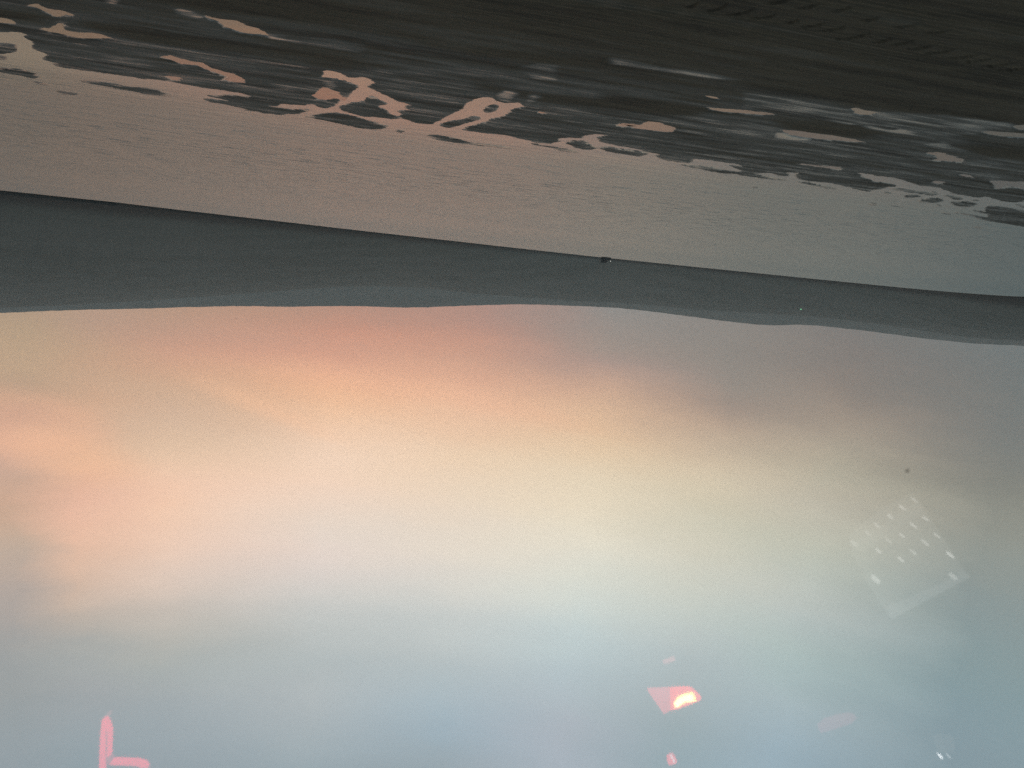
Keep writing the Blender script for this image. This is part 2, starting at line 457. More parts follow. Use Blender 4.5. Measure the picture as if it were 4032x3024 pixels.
# thin films of water on the sand (strength) and dry raised strips
FILMS = [
    (.95, src(B, [(-40, 60), (150, 105), (320, 175), (200, 195), (-40, 130)])),
    (1.0, src(B, [(880, 315), (1000, 345), (1220, 380), (1250, 430), (1100, 435), (960, 385)])),
    (.62, src(B, [(1180, 370), (1700, 400), (2060, 470), (2050, 550), (1800, 520), (1500, 480), (1250, 430)])),
    (.6, src(L2, [(0, 200), (300, 240), (560, 290), (500, 330), (250, 290), (0, 250)])),
    (.55, src(L2, [(1600, 380), (1750, 400), (1750, 500), (1580, 480), (1450, 420)])),
    (.55, src(D, [(0, 480), (400, 555), (900, 625), (1300, 692), (900, 675), (400, 605), (0, 545)])),
    (.52, src(L3, [(700, 475), (900, 510), (1300, 575), (1700, 600), (2150, 650), (2212, 690), (1800, 730), (1400, 660), (1000, 640), (700, 570)])),
    (.8, src(E, [(420, 800), (520, 793), (640, 830), (760, 850), (860, 838), (980, 868), (1060, 908), (1200, 928), (1300, 958), (1400, 988), (1480, 1035), (1350, 1012), (1250, 965), (1050, 930), (950, 910), (800, 893), (640, 862), (500, 840)])),
    (.75, src(E, [(80, 750), (170, 733), (250, 758), (440, 790), (220, 798)])),
    (.65, src(E, [(1050, 1000), (1300, 980), (1480, 1035), (1700, 1106), (1300, 1090)])),
    (.9, src(L3, [(880, 690), (1000, 715), (1150, 735), (1000, 745), (880, 735)])),
    (.8, src(A, [(600, 200), (740, 210), (760, 320), (640, 300), (580, 250)])),
    (.75, src(K, [(700, 190), (780, 200), (760, 300), (900, 310), (950, 420), (760, 390), (690, 300)])),
    (.8, src(K, [(1080, 350), (1160, 390), (1080, 460), (1020, 480)])),
    (.7, src(Cc, [(980, 820), (1100, 765), (1200, 800), (1150, 890), (1020, 880)])),
    (.7, src(Cc, [(1230, 900), (1280, 830), (1340, 795), (1400, 830), (1280, 930)])),
    (.75, src(A, [(700, 445), (900, 450), (1050, 490), (1000, 510), (850, 475)])),
    (.8, src(A, [(520, 510), (640, 520), (600, 545), (540, 540)])),
    (.7, src(A, [(1000, 650), (1150, 660), (1300, 710), (1200, 695)])),
    (.9, src(A, [(1080, -30), (1300, -30), (1280, 30), (1180, 25)])),
    (.85, src(A, [(1880, 700), (2050, 710), (2120, 740), (1980, 730)])),
]
DRY = [
    (1, src(L1, [(-60, 40), (250, 70), (340, 110), (200, 115), (-60, 95)])),
    (.9, src(L1, [(460, 105), (900, 185), (1400, 255), (2212, 365), (2212, 425), (1500, 315), (900, 245), (600, 185)])),
    (.8, src(L2, [(0, 260), (400, 330), (620, 420), (400, 410), (100, 340), (0, 310)])),
    (1, src(L2, [(480, 165), (700, 185), (1000, 240), (1300, 285), (1700, 340), (2212, 365), (2212, 425), (1700, 385), (1300, 335), (1000, 285), (700, 220)])),
    (.9, src(L2, [(1180, 490), (1500, 555), (1700, 575), (2212, 635), (2212, 695), (1800, 650), (1500, 598), (1250, 550)])),
    (1, src(L3, [(-40, 500), (300, 530), (520, 570), (500, 605), (400, 612), (150, 592), (-40, 570)])),
    (1, src(L3, [(860, 620), (1000, 630), (1200, 650), (1350, 670), (1480, 700), (1350, 728), (1150, 712), (950, 682)])),
    (1, src(L3, [(700, 420), (900, 420), (1100, 440), (1500, 500), (1900, 590), (2300, 625), (2300, 665), (1500, 580), (1100, 495), (780, 445)])),
    (1, src(L3, [(1850, 760), (2000, 770), (2300, 795), (2300, 860), (2000, 820)])),
    (1, src(L1, [(1050, -20), (1500, -20), (2212, 115), (2212, 165), (1700, 75), (1300, 55)])),
    (.8, src(B, [(500, 285), (570, 310), (800, 370), (1080, 400), (1090, 430), (900, 400), (700, 370), (540, 325)])),
    (.9, src(B, [(1580, 390), (1780, 380), (2050, 430), (1900, 430), (1650, 405)])),
]

RX0, RY0, RS = -1400.0, -400.0, 2.0
RW, RH = int(6900 / RS), int(1900 / RS)


def raster(img, poly, val):
    p = (np.array(poly) - [RX0, RY0]) / RS
    x0, y0 = np.maximum(np.floor(p.min(0)).astype(int), 0)
    x1, y1 = np.minimum(np.ceil(p.max(0)).astype(int) + 1, [RW, RH])
    if x1 <= x0 or y1 <= y0:
        return
    xs = np.arange(x0, x1) + 0.5; ys = np.arange(y0, y1) + 0.5
    ins = np.zeros((len(ys), len(xs)), bool)
    X, Y = np.meshgrid(xs, ys)
    for (ax, ay), (bx, by) in zip(p, np.roll(p, -1, 0)):
        if ay == by:
            continue
        hit = (ay > ys) != (by > ys)
        xc = ax + (ys - ay) * (bx - ax) / (by - ay)
        ins ^= hit[:, None] & (X < xc[:, None])
    img[y0:y1, x0:x1][ins] = val


def blur(img, rx, ry, times=2):
    for _ in range(times):
        for ax, r in ((1, rx), (0, ry)):
            if r < 1:
                continue
            k = 2 * r + 1
            pad = [(0, 0), (0, 0)]; pad[ax] = (r + 1, r)
            c = np.cumsum(np.pad(img, pad, mode='edge'), axis=ax)
            img = (np.take(c, range(k, c.shape[ax]), ax) - np.take(c, range(0, c.shape[ax] - k), ax)) / k
    return img


mask = np.zeros((RH, RW), np.float32)
raster(mask, SEA, 1.0)
for b in BARS:
    raster(mask, b, 0.0)
for p in PUDDLES:
    raster(mask, p, 1.0)
wat_img = blur(mask, 5, 1)
rim_img = blur(mask, 17, 5)
yy, xx = np.mgrid[0:RH, 0:RW]
sx = xx * RS + RX0; sy = yy * RS + RY0
dry_line = np.interp(sx, [-1400, 0, 2000, 4032, 5400], [-430, -160, 130, 420, 600])
wet = (0.06 + 0.37 * sstep(sy - dry_line, -60, 260)).astype(np.float32)
film = np.zeros_like(wet)
for s, p in FILMS:
    raster(film, p, s)
film = blur(film, 9, 1)
dry = np.zeros_like(wet)
for s, p in DRY:
    raster(dry, p, s)
dry = blur(dry, 14, 4)
wet = np.maximum(wet * (1 - 0.9 * dry), film)


def sample(img, x, y):
    fx = np.clip((x - RX0) / RS - 0.5, 0, RW - 1.001); fy = np.clip((y - RY0) / RS - 0.5, 0, RH - 1.001)
    ix = fx.astype(int); iy = fy.astype(int); fx = fx - ix; fy = fy - iy
    return (img[iy, ix] * (1 - fx) + img[iy, ix + 1] * fx) * (1 - fy) + (img[iy + 1, ix] * (1 - fx) + img[iy + 1, ix + 1] * fx) * fy


# ------------------------------------------------------------------ beach
SH = np.array([-math.sin(math.radians(76)), math.cos(math.radians(76))])     # along the shore
SN = np.array([-SH[1], SH[0]]) * -1                                          # towards the sea
if SN[1] < 0:
    SN = -SN
azs = np.concatenate([np.linspace(-180, -50, 40)[:-1], np.linspace(-50, -36, 40)[:-1], np.linspace(-36, 36, 1500)[:-1], np.linspace(36, 50, 40)[:-1], np.linspace(50, 180, 40)[:-1]])
deps = np.concatenate([np.linspace(0.25, 4.2, 60)[:-1], np.linspace(4.2, 21.5, 500)[:-1], np.linspace(21.5, 45, 60)[:-1], np.linspace(45, 89.5, 20)])
AZ, DP = np.meshgrid(np.radians(azs), np.radians(deps))
R = CAM[2] / np.tan(DP)
X, Y = R * np.sin(AZ), R * np.cos(AZ)
P = np.stack([X, Y, np.zeros_like(X)], -1).reshape(-1, 3)
su, sv = pix(P)
front = (P[:, 1] > 0.3)
su = np.where(front, su, 1e6); sv = np.where(front, sv, 1e6)
along = P[:, 0] * SH[0] + P[:, 1] * SH[1]
across = P[:, 0] * SN[0] + P[:, 1] * SN[1]
n1 = fbm(along * 1.1, across * 2.2, 4, 11); n2 = fbm(along * 1.4, across * 3.0, 4, 23)
rough_edge = fbm(along * 5.0, across * 12.0, 3, 31)
inside = (su > RX0 + 40) & (su < RX0 + RW * RS - 40) & (sv > RY0 + 40) & (sv < RY0 + RH * RS - 40)
n3 = fbm(along * 6.0, across * 13.0, 3, 91); n4 = fbm(along * 6.0, across * 13.0, 3, 97)
m = sample(wat_img, su + 26 * n1 + 14 * n3, sv + 7 * n2 + 6 * n4)
shore_line = np.interp(along, [-200, -40, -10, 20, 60, 300], [26, 22, 18, 15, 13, 13])
m_out = sstep(across - shore_line, -0.6, 0.6)
m = np.where(inside, m, m_out)
wt = np.where(inside, sample(wet, su + 30 * n1, sv + 9 * n2), 0.06 + 0.44 * sstep(across - shore_line, -9, -2))
streak = fbm(along * 0.45, across * 2.6, 5, 41)
streak2 = fbm(along * 0.9, across * 9.0, 3, 57)
broken = fbm(along * 1.5, across * 5.5, 4, 63)
wt = wt * np.clip(1 + 1.2 * streak + 0.9 * streak2 + 1.3 * broken, 0.05, 1.6)
rim = np.where(inside, sample(rim_img, su + 40 * n1 + 20 * n3, sv + 12 * n2 + 8 * n4), m)
wt = np.maximum(wt, np.maximum(1.05 * sstep(m, 0.12, 0.34), 0.95 * sstep(rim, 0.22, 0.62)) * np.clip(0.8 + 1.3 * broken, 0.2, 1.1))
z = (0.5 - m) * 0.036 + rough_edge * 0.010 * (1 - np.abs(2 * m - 1)) 
land = 1 - sstep(m, 0.2, 0.6)
fine = fbm(along * 6.0, across * 16.0, 3, 71)
z += land * (0.007 * streak + 0.004 * streak2 + 0.005 * fine)
z += 0.006 * sstep(-(across - shore_line), 4, 12)
z -= 0.25 * sstep(across - shore_line, 14, 60)
# curved lug prints left by a wheel, and the fine ribs of tyres running beside them
lugs = [((410, 30), (480, -2)), ((520, 50), (625, 8)), ((630, 70), (765, 38)), ((760, 88), (880, 68)), ((940, 115), (1005, 93)), ((1030, 135), (1140, 114)), ((1120, 155), (1255, 133)),
        ((1210, 200), (1375, 173)), ((1410, 215), (1500, 193)), ((1500, 230), (1620, 208)), ((1590, 252), (1710, 233)), ((1680, 275), (1830, 253)), ((1790, 300), (1950, 283)), ((1890, 320), (2040, 303)), ((1990, 345), (2140, 326)), ((2090, 366), (2230, 350)),
        ((840, 5), (960, -15)), ((1010, 30), (1110, 10)), ((1190, 45), (1290, 28)), ((1350, 95), (1440, 80)), ((1530, 130), (1640, 116)), ((1700, 165), (1800, 152))]
near = np.where((P[:, 1] > 2) & (R.reshape(-1) < 16) & front)[0]
nx, ny = P[near, 0], P[near, 1]
dz = np.zeros(len(near))
wob = 0.03 * fbm(nx * 3, ny * 3, 3, 5)
for (a, b) in lugs:
    (ax, ay), (bx, by) = src(L3, [a, b])
    pa, pb = ground(np.array(ax / 3.9375), np.array(ay / 3.9375))[:2], ground(np.array(bx / 3.9375), np.array(by / 3.9375))[:2]
    t = pb - pa; ln = np.linalg.norm(t); t = t / ln; nrm = np.array([-t[1], t[0]])
    if nrm[1] < 0:
        nrm = -nrm
    s = ((nx - pa[0]) * t[0] + (ny - pa[1]) * t[1]) / ln
    d = (nx - pa[0]) * nrm[0] + (ny - pa[1]) * nrm[1] + wob - 0.16 * ln * (0.25 - (s - 0.5) ** 2) * 2
    env = sstep(s, -0.3, 0.2) * (1 - sstep(s, 0.7, 1.4))
    dz += env * (0.017 * np.exp(-((d - 0.024) / 0.022) ** 2) - 0.017 * np.exp(-((d + 0.004) / 0.0085) ** 2))
for (a, b, wd, amp) in (((500, 88), (2000, 375), 0.30, 0.004), ((1450, 28), (2212, 165), 0.34, 0.004), ((0, 20), (900, 110), 0.22, 0.003), ((-100, 130), (1100, 330), 0.2, 0.002)):
    (ax, ay), (bx, by) = src(L3, [a, b])
    pa, pb = ground(np.array(ax / 3.9375), np.array(ay / 3.9375))[:2], ground(np.array(bx / 3.9375), np.array(by / 3.9375))[:2]
    t = (pb - pa) / np.linalg.norm(pb - pa); nrm = np.array([-t[1], t[0]])
    d = (nx - pa[0]) * nrm[0] + (ny - pa[1]) * nrm[1] + wob * 0.7
    dz += np.exp(-(d / wd) ** 4) * (amp * np.sin(d * 2 * math.pi / 0.105) - 0.006)
z[near] += dz * land[near]
P[:, 2] = z
beach_me = grid_mesh('beach', P.reshape(len(deps), len(azs), 3), {'wet': np.clip(wt, 0, 1.3)}, closed=True)

sand, sn, sb = principled('damp_sand')
at = sn.new('ShaderNodeAttribute', attribute_name='wet')
geo = sn.new('ShaderNodeNewGeometry')
shore_rot = math.atan2(SH[1], SH[0])
sp = sn.mapping(geo.outputs['Position'], rot=(0, 0, -shore_rot))
st1 = sn.noise(sn.mapping(sp, scale=(0.8, 14.0, 1.0)), 1.0, 5.0, 0.6)
st2 = sn.noise(sn.mapping(sp, scale=(5.0, 40.0, 1.0)), 1.0, 3.0, 0.6)
gr = sn.noise(geo.outputs['Position'], 90.0, 2.0, 0.6)
wv = sn.math('MULTIPLY', at.outputs['Fac'], sn.step(st1, 0.25, 0.75, 0.65, 1.35))
wv = sn.math('ADD', wv, sn.math('MULTIPLY_ADD', st2, 0.16, -0.08), clamp=True)
base = sn.mix(sn.step(wv, 0.04, 0.5), (0.084, 0.068, 0.044, 1), (0.165, 0.158, 0.140, 1))  # wetter sand is painted paler, its sky sheen put into the colour
base = sn.mix(sn.step(st1, 0.35, 0.65, 0.0, 0.5), base, (0.022, 0.020, 0.017, 1))
base = sn.mix(sn.step(st2, 0.4, 0.7, 0.0, 0.35), base, (0.085, 0.076, 0.060, 1))
patch = sn.noise(sn.mapping(sp, scale=(0.35, 2.0, 1.0), loc=(9, 4, 0)), 1.0, 5.0, 0.62)
base = sn.mix(sn.step(patch, 0.36, 0.50, 0.55, 0.0), base, (0.020, 0.018, 0.015, 1))
base = sn.mix(sn.step(patch, 0.52, 0.68, 0.0, 0.45), base, (0.125, 0.116, 0.096, 1))
base = sn.mix(sn.step(gr, 0.3, 0.75, 0.0, 0.30), base, (0.075, 0.069, 0.058, 1))
sn.l.new(base, sb.inputs['Base Color'])
sn.put(sb.inputs['Roughness'], sn.step(wv, 0.3, 1.1, 0.75, 0.20))
sb.inputs['IOR'].default_value = 1.33
sn.put(sb.inputs['Specular IOR Level'], sn.step(wv, 0.42, 0.9, 0.06, 0.55))
bmp = sn.new('ShaderNodeBump')
bmp.inputs['Distance'].default_value = 0.01
sn.put(bmp.inputs['Strength'], sn.step(wv, 0.1, 1.0, 0.55, 0.08))
sn.put(bmp.inputs['Height'], sn.math('ADD', sn.math('MULTIPLY', gr, 0.35), sn.math('ADD', sn.math('MULTIPLY', st1, 1.0), sn.math('MULTIPLY', st2, 0.6))))
sn.l.new(bmp.outputs[0], sb.inputs['Normal'])
tag(link('beach', beach_me, sand), 'dark wet sand flats streaked with thin water films and tyre prints', kind='structure')

# ------------------------------------------------------------------ sea
us = np.linspace(-1400, 2424, 300)
SHORE = [(-300, 166), (0, 190.3), (115.7, 202.3), (296, 223.2), (463, 242), (602, 257.4), (787, 276.2), (900, 287.5), (1024, 296.7), (1300, 320)]
sh_az, sh_el = azel(np.array([s[0] for s in SHORE], float), np.array([s[1] for s in SHORE], float))
o_ = np.argsort(sh_az); sh_az = sh_az[o_]; sh_r = np.clip(CAM[2] / np.tan(np.radians(np.maximum(-sh_el[o_], 0.02))), 330, 2300)


def shore_r(a):
    return np.interp(a, sh_az, sh_r)


a_s = np.linspace(-180, 180, 361)[:-1]
r_s = np.concatenate([[0.5], np.geomspace(4, 4200, 60)])
AA, RR = np.meshgrid(np.radians(a_s), r_s)
sea_me = grid_mesh('sea', np.stack([RR * np.sin(AA), RR * np.cos(AA), np.zeros_like(AA)], -1), closed=True)
water, wn, wb = principled('sea_water', (0.125, 0.170, 0.164, 1), 0.08)
wb.inputs['IOR'].default_value = 1.333
wb.inputs['Specular IOR Level'].default_value = 0.65
wgeo = wn.new('ShaderNodeNewGeometry')
wpos = wgeo.outputs['Position']
wl = wn.mapping(wpos, rot=(0, 0, -shore_rot))
ws = wn.new('ShaderNodeSeparateXYZ'); wn.l.new(wl, ws.inputs[0])
cross_d = ws.outputs[1] if SN @ np.array([-math.sin(shore_rot), math.cos(shore_rot)]) > 0 else wn.math('MULTIPLY', ws.outputs[1], -1.0)
dist = wn.new('ShaderNodeVectorMath', operation='LENGTH'); wn.l.new(wpos, dist.inputs[0])
dl = dist.outputs['Value']
open_w = wn.step(cross_d, 17.0, 60.0)
near_w = wn.step(cross_d, 15.0, 24.0)
wv1 = wn.noise(wn.mapping(wl, scale=(0.35, 1.1, 1.0)), 1.0, 4.0, 0.6)
wv2 = wn.noise(wn.mapping(wl, scale=(1.6, 5.0, 1.0)), 1.0, 3.0, 0.6)
wv3 = wn.noise(wn.mapping(wl, scale=(0.02, 0.05, 1.0)), 1.0, 3.0, 0.5)
hgt = wn.math('ADD', wn.math('MULTIPLY', wv1, 0.16), wn.math('MULTIPLY', wv2, 0.035))
hgt = wn.math('MULTIPLY', hgt, wn.math('ADD', wn.math('MULTIPLY', near_w, 0.15), wn.math('MULTIPLY', open_w, 0.75)))
rip = wn.step(wn.noise(wn.mapping(wl, scale=(0.75, 2.4, 1.0), loc=(5, 2, 0)), 1.0, 3.0, 0.6), 0.56, 0.74)
hgt = wn.math('ADD', hgt, wn.math('MULTIPLY', wn.math('MULTIPLY', rip, 0.10), wn.step(cross_d, 20.0, 34.0)))
hgt = wn.math('MULTIPLY', hgt, wn.step(wv3, 0.3, 0.7, 0.6, 1.25))
wbmp = wn.new('ShaderNodeBump'); wbmp.inputs['Strength'].default_value = 1.0; wbmp.inputs['Distance'].default_value = 1.0
wn.l.new(hgt, wbmp.inputs['Height']); wn.l.new(wbmp.outputs[0], wb.inputs['Normal'])
wn.put(wb.inputs['Roughness'], wn.math('ADD', wn.math('MULTIPLY', near_w, 0.22), wn.step(dl, 30, 250, 0.04, 0.12)))
tag(link('sea', sea_me, water), 'pale rippled bay water reflecting the dusk sky', kind='structure')

# ------------------------------------------------------------------ puddles
pud, pn, pb = principled('still_water', (0.020, 0.022, 0.021, 1), 0.03)
pb.inputs['IOR'].default_value = 1.333
pgeo = pn.new('ShaderNodeNewGeometry')
pv = pn.noise(pn.mapping(pgeo.outputs['Position'], scale=(1.5, 3.0, 1.0)), 1.0, 3.0, 0.5)
pbm = pn.new('ShaderNodeBump'); pbm.inputs['Strength'].default_value = 0.25; pbm.inputs['Distance'].default_value = 0.01
pn.l.new(pv, pbm.inputs['Height']); pn.l.new(pbm.outputs[0], pb.inputs['Normal'])
for i, poly in enumerate(PUDDLES):
    q = np.array(poly); c = q.mean(0)
    d = q - c
    nn = np.linalg.norm(d, axis=1, keepdims=True)
    q = q + d / np.maximum(nn, 1) * np.array([9, 4])
    g = ground(q[:, 0] / 3.9375, q[:, 1] / 3.9375, 0.003)
    me = bpy.data.meshes.new('puddle')
    me.from_pydata([tuple(p) for p in g], [], [tuple(range(len(g)))])
    me.update()
    o = link('puddle', me, pud)
    tag(o, None, None, 'shallow puddles left on the sand flats', 'structure')

# ------------------------------------------------------------------ hills across the bay
SKYLINE = [(-700, 300), (-300, 325), (0, 313), (70, 310.2), (139, 308.8), (199, 306.9), (250, 306), (282, 306.9), (347, 306), (417, 307.9), (468, 305.6), (523, 304.2), (579, 306), (625, 308.3), (671, 313.9), (718, 320.4), (768, 325.9), (803, 324.1), (856, 329.6), (926, 338.9), (972, 343.5), (1024, 345.8), (1400, 380), (1900, 400)]
NEARTOP = [(-700, 285), (-300, 315), (0, 308), (70, 305), (139, 301), (199, 297), (282, 291), (347, 286), (417, 287), (468, 293), (523, 297), (579, 301), (640, 304), (700, 310), (768, 314), (803, 316), (856, 321), (926, 331), (972, 338), (1024, 341), (1400, 374), (1900, 396)]


def slope(name, lo, hi):
    hmat, hn, hb = principled(name, lo, 0.95)
    hb.inputs['Specular IOR Level'].default_value = 0.1
    hg = hn.new('ShaderNodeNewGeometry')
    h1 = hn.noise(hg.outputs['Position'], 0.004, 6.0, 0.65)
    hz = hn.new('ShaderNodeSeparateXYZ'); hn.l.new(hg.outputs['Position'], hz.inputs[0])
    hc = hn.mix(hn.step(h1, 0.35, 0.65), lo, hi)
    hc = hn.mix(hn.step(hz.outputs[2], 2.0, 9.0, 1.0, 0.0), hc, (0.040, 0.041, 0.038, 1))
    hn.l.new(hc, hb.inputs['Base Color'])
    return hmat


def hill(name, top, r_foot, r_top, seed, label, mat, rag):
    a_t, e_t = azel(np.array([t[0] for t in top], float), np.array([t[1] for t in top], float))
    o = np.argsort(a_t); a_t, e_t = a_t[o], e_t[o]
    aa = np.linspace(-62, 62, 1500)
    crest = np.interp(aa, a_t, e_t)
    k = np.ones(31) / 31
    crest = np.convolve(np.pad(crest, 15, mode='edge'), k, 'valid')
    crest = crest + rag * fbm(aa * 2.2, aa * 0 + seed, 5, seed, 0.6)
    foot = r_foot(aa)
    tt = np.concatenate([[-0.02], np.linspace(0, 1, 60), np.linspace(1.05, 1.6, 8)])
    T, AAq = np.meshgrid(tt, np.radians(aa), indexing='ij')
    CR = np.radians(crest)[None, :] * np.ones_like(T)
    FR = foot[None, :]
    rr = np.where(T <= 1, FR * (r_top / FR) ** np.clip(T, 0, 1), r_top * (0.4 + 0.6 * T))
    zc = r_top * np.tan(CR)
    gul = fbm(np.degrees(AAq) * 0.9, T * 3 + seed, 4, seed + 3)
    el = CR * np.clip(T, 0, 1) ** 0.8 * (1 + 0.14 * gul * np.sin(np.pi * np.clip(T, 0, 1)))
    zz = np.where(T <= 1, rr * np.tan(np.maximum(el, 0)), zc * (1 - (T - 1) * 1.4))
    zz = zz + np.where(T <= 1, 0.0, 0) - np.where(T < 0, 3.0, 0)
    zz = np.where((T >= 0) & (T < 1e-6), 0.4, zz)
    PP = np.stack([rr * np.sin(AAq), rr * np.cos(AAq), zz + CAM[2] * np.clip(T, 0, 1)], -1)
    me = grid_mesh(name, PP)
    return tag(link(name, me, mat), label, kind='structure')


near_slope = slope('forested_slope', (0.088, 0.096, 0.084, 1), (0.118, 0.124, 0.110, 1))
far_slope = slope('haze_tinted_ridge', (0.130, 0.140, 0.126, 1), (0.165, 0.172, 0.156, 1))  # paler base colour puts part of the distance haze into the ridge
near_hill = hill('hill', NEARTOP, shore_r, 3300.0, 3, 'dark wooded shore rising across the bay', near_slope, 0.06)
hill('hill', SKYLINE, lambda a: np.full_like(a, 3900.0), 5200.0, 8, 'paler hazy ridge forming the skyline behind the wooded shore', far_slope, 0.05)

# ------------------------------------------------------------------ air over the bay
hz_b = MB(); hz_b.box(-8600, 8600, -4400, 9000, -1.6, 1250)
hmv = bpy.data.materials.new('air'); hmv.use_nodes = True
hv = NT(hmv.node_tree); hv.n.clear()
pvn = hv.new('ShaderNodeVolumePrincipled')
pvn.inputs['Color'].default_value = (0.97, 0.94, 0.88, 1)
pvn.inputs['Density'].default_value = 0.0001
pvn.inputs['Anisotropy'].default_value = 0.2
ov = hv.new('ShaderNodeOutputMaterial'); hv.l.new(pvn.outputs[0], ov.inputs['Volume'])
tag(hz_b.build('haze', hmv), 'thin dusk haze over the bay', kind='stuff')

# ------------------------------------------------------------------ the vehicle the view is taken from: its side window and dim cabin
trim, _, _ = principled('cabin_trim', (0.018, 0.018, 0.020, 1), 0.8)
PY = 0.45                                     # plane of the window glass


def part_box(name, dims, mat, parent):
    b = MB(); b.box(*dims); return b.build(name, mat, parent)


cab = empty('cabin_wall', (0, -0.6, 1.0)); tag(cab, 'dark vehicle cabin side below and around the window', kind='structure')


def kid(name, x0, x1, y0, y1, z0, z1, mat=trim, parent=cab):
    o = part_box(name, (x0, x1, y0 + 0.6, y1 + 0.6, z0 - 1.0, z1 - 1.0), mat, parent)
    return o


kid('lower_panel', -3.0, 3.0, 0.40, 0.50, 0.9, 2.02)
kid('roof', -3.0, 3.0, -1.9, 0.50, 3.62, 3.70)
kid('back_panel', -3.0, 3.0, -1.9, -1.82, 0.9, 3.62)
kid('end_panel', -3.0, -2.94, -1.82, 0.40, 0.9, 3.62)
kid('end_panel', 2.94, 3.0, -1.82, 0.40, 0.9, 3.62)
kid('floor', -2.94, 2.94, -1.82, 0.40, 0.9, 0.96)
Z0 = 2.575
win = empty('window', (0, PY, Z0)); tag(win, 'upper window glass mirroring cabin lamps over the sky', kind='structure')
gl = bpy.data.materials.new('window_glass'); gl.use_nodes = True
g = NT(gl.node_tree); g.n.clear()
ggeo = g.new('ShaderNodeNewGeometry')
gz = g.new('ShaderNodeSeparateXYZ'); g.l.new(ggeo.outputs['Position'], gz.inputs[0])
fac = g.step(gz.outputs[2], Z0, Z0 + 0.03, 0.0, 0.06)
tr = g.new('ShaderNodeBsdfTransparent'); tr.inputs[0].default_value = (1, 1, 1, 1)
gs = g.new('ShaderNodeBsdfGlossy'); gs.inputs['Roughness'].default_value = 0.024; gs.inputs[0].default_value = (1, 1, 1, 1)
mx = g.new('ShaderNodeMixShader'); g.l.new(fac, mx.inputs[0]); g.l.new(tr.outputs[0], mx.inputs[1]); g.l.new(gs.outputs[0], mx.inputs[2])
# a fleck of dirt on the outside of the glass
sd = ray(np.array(1960 / 2.16016), np.array(1017 / 2.16016)); sdp = CAM + sd * (PY / sd[1])
dv = g.new('ShaderNodeVectorMath', operation='DISTANCE'); g.l.new(ggeo.outputs['Position'], dv.inputs[0]); dv.inputs[1].default_value = tuple(sdp)
dn = g.noise(ggeo.outputs['Position'], 900.0, 2.0)
df = g.step(g.math('ADD', dv.outputs['Value'], g.math('MULTIPLY_ADD', dn, 0.0016, -0.0008)), 0.0002, 0.0022, 0.42, 0.0)
dd = g.new('ShaderNodeBsdfDiffuse'); dd.inputs[0].default_value = (0.15, 0.13, 0.1, 1)
mx2 = g.new('ShaderNodeMixShader'); g.l.new(df, mx2.inputs[0]); g.l.new(mx.outputs[0], mx2.inputs[1]); g.l.new(dd.outputs[0], mx2.inputs[2])
og = g.new('ShaderNodeOutputMaterial'); g.l.new(mx2.outputs[0], og.inputs[0])
me = bpy.data.meshes.new('pane')
me.from_pydata([(-2.94, 0, 0), (2.94, 0, 0), (2.94, 0, 1.045), (-2.94, 0, 1.045)], [], [(0, 1, 2, 3)])
link('pane', me, gl, win)


# lamps and added glowing shapes inside the cabin, behind the viewer; only their mirror images show in the glass
def emit(name, colour, strength):
    m = bpy.data.materials.new(name); m.use_nodes = True
    t = NT(m.node_tree); t.n.clear()
    e = t.new('ShaderNodeEmission'); e.inputs[0].default_value = tuple(colour) + (1,); e.inputs[1].default_value = strength
    o = t.new('ShaderNodeOutputMaterial'); t.l.new(e.outputs[0], o.inputs[0])
    return m


def mirrored(t, pts, depth):
    """Points inside the cabin whose mirror image in the glass falls on the photograph points pts."""
    q = np.array(src(t, pts)) / 3.9375
    d = ray(q[:, 0], q[:, 1])
    p = CAM + d * (depth / d[:, 1])[:, None]
    p[:, 1] = 2 * PY - p[:, 1]
    return p


def flat_shape(name, t, pts, depth, mat, parent=None, thick=0.012):
    b = MB(); p = mirrored(t, pts, depth); b.prism(p, (0, -thick, 0))
    o = b.build(name, mat, parent)
    return o


def lamp(name, t, pts, depth, label, cat):
    c = mirrored(t, pts, depth).mean(0)
    return tag(empty(name, tuple(c)), label, cat)


def hold(o, parent):
    o.parent = parent
    o.location = -Vector(parent.location)
    return o


housing, _, _ = principled('lamp_housing', (0.02, 0.02, 0.02, 1), 0.6)
T1 = (2500, 2650, .1582)
quad = [(880, 440), (1330, 415), (1440, 440), (1660, 650), (1520, 730), (1050, 910), (890, 930)]
pale = [(330, 460), (876, 440), (886, 930), (720, 1030), (480, 680)]
core = [(990, 870), (1000, 830), (1060, 720), (1130, 660), (1300, 590), (1470, 560), (1510, 610), (1535, 690), (1420, 735), (1270, 735), (1180, 790), (1080, 860)]
red = lamp('red_lamp', T1, quad, 1.30, 'red lamp with a curved white hot core glowing in the window', 'lamp')
hold(flat_shape('lens', T1, quad, 1.30, emit('red_glow', (1.0, 0.02, 0.02), 8.5)), red)
hold(flat_shape('lens', T1, pale, 1.30, emit('dim_red_glow', (1.0, 0.08, 0.10), 4.6)), red)
inner = [(1020, 850), (1090, 760), (1180, 700), (1300, 650), (1440, 620), (1470, 670), (1400, 705), (1270, 705), (1160, 760), (1060, 845)]
hold(flat_shape('filament', T1, inner, 1.27, emit('white_hot', (1.0, 0.85, 0.45), 16.0)), red)
hold(flat_shape('core', T1, core, 1.285, emit('yellow_white_hot', (1.0, 0.62, 0.13), 16.0)), red)
T2 = (2560, 2920, .0904)
hexa = [(760, 790), (900, 690), (1060, 690), (1170, 870), (1120, 970), (830, 1040), (780, 950)]
small = lamp('indicator_lamp', T2, hexa, 1.30, 'small pink six sided indicator lamp below the red lamp', 'lamp')
hold(flat_shape('lens', T2, hexa, 1.30, emit('pink_glow', (1.0, 0.04, 0.05), 7.0)), small)
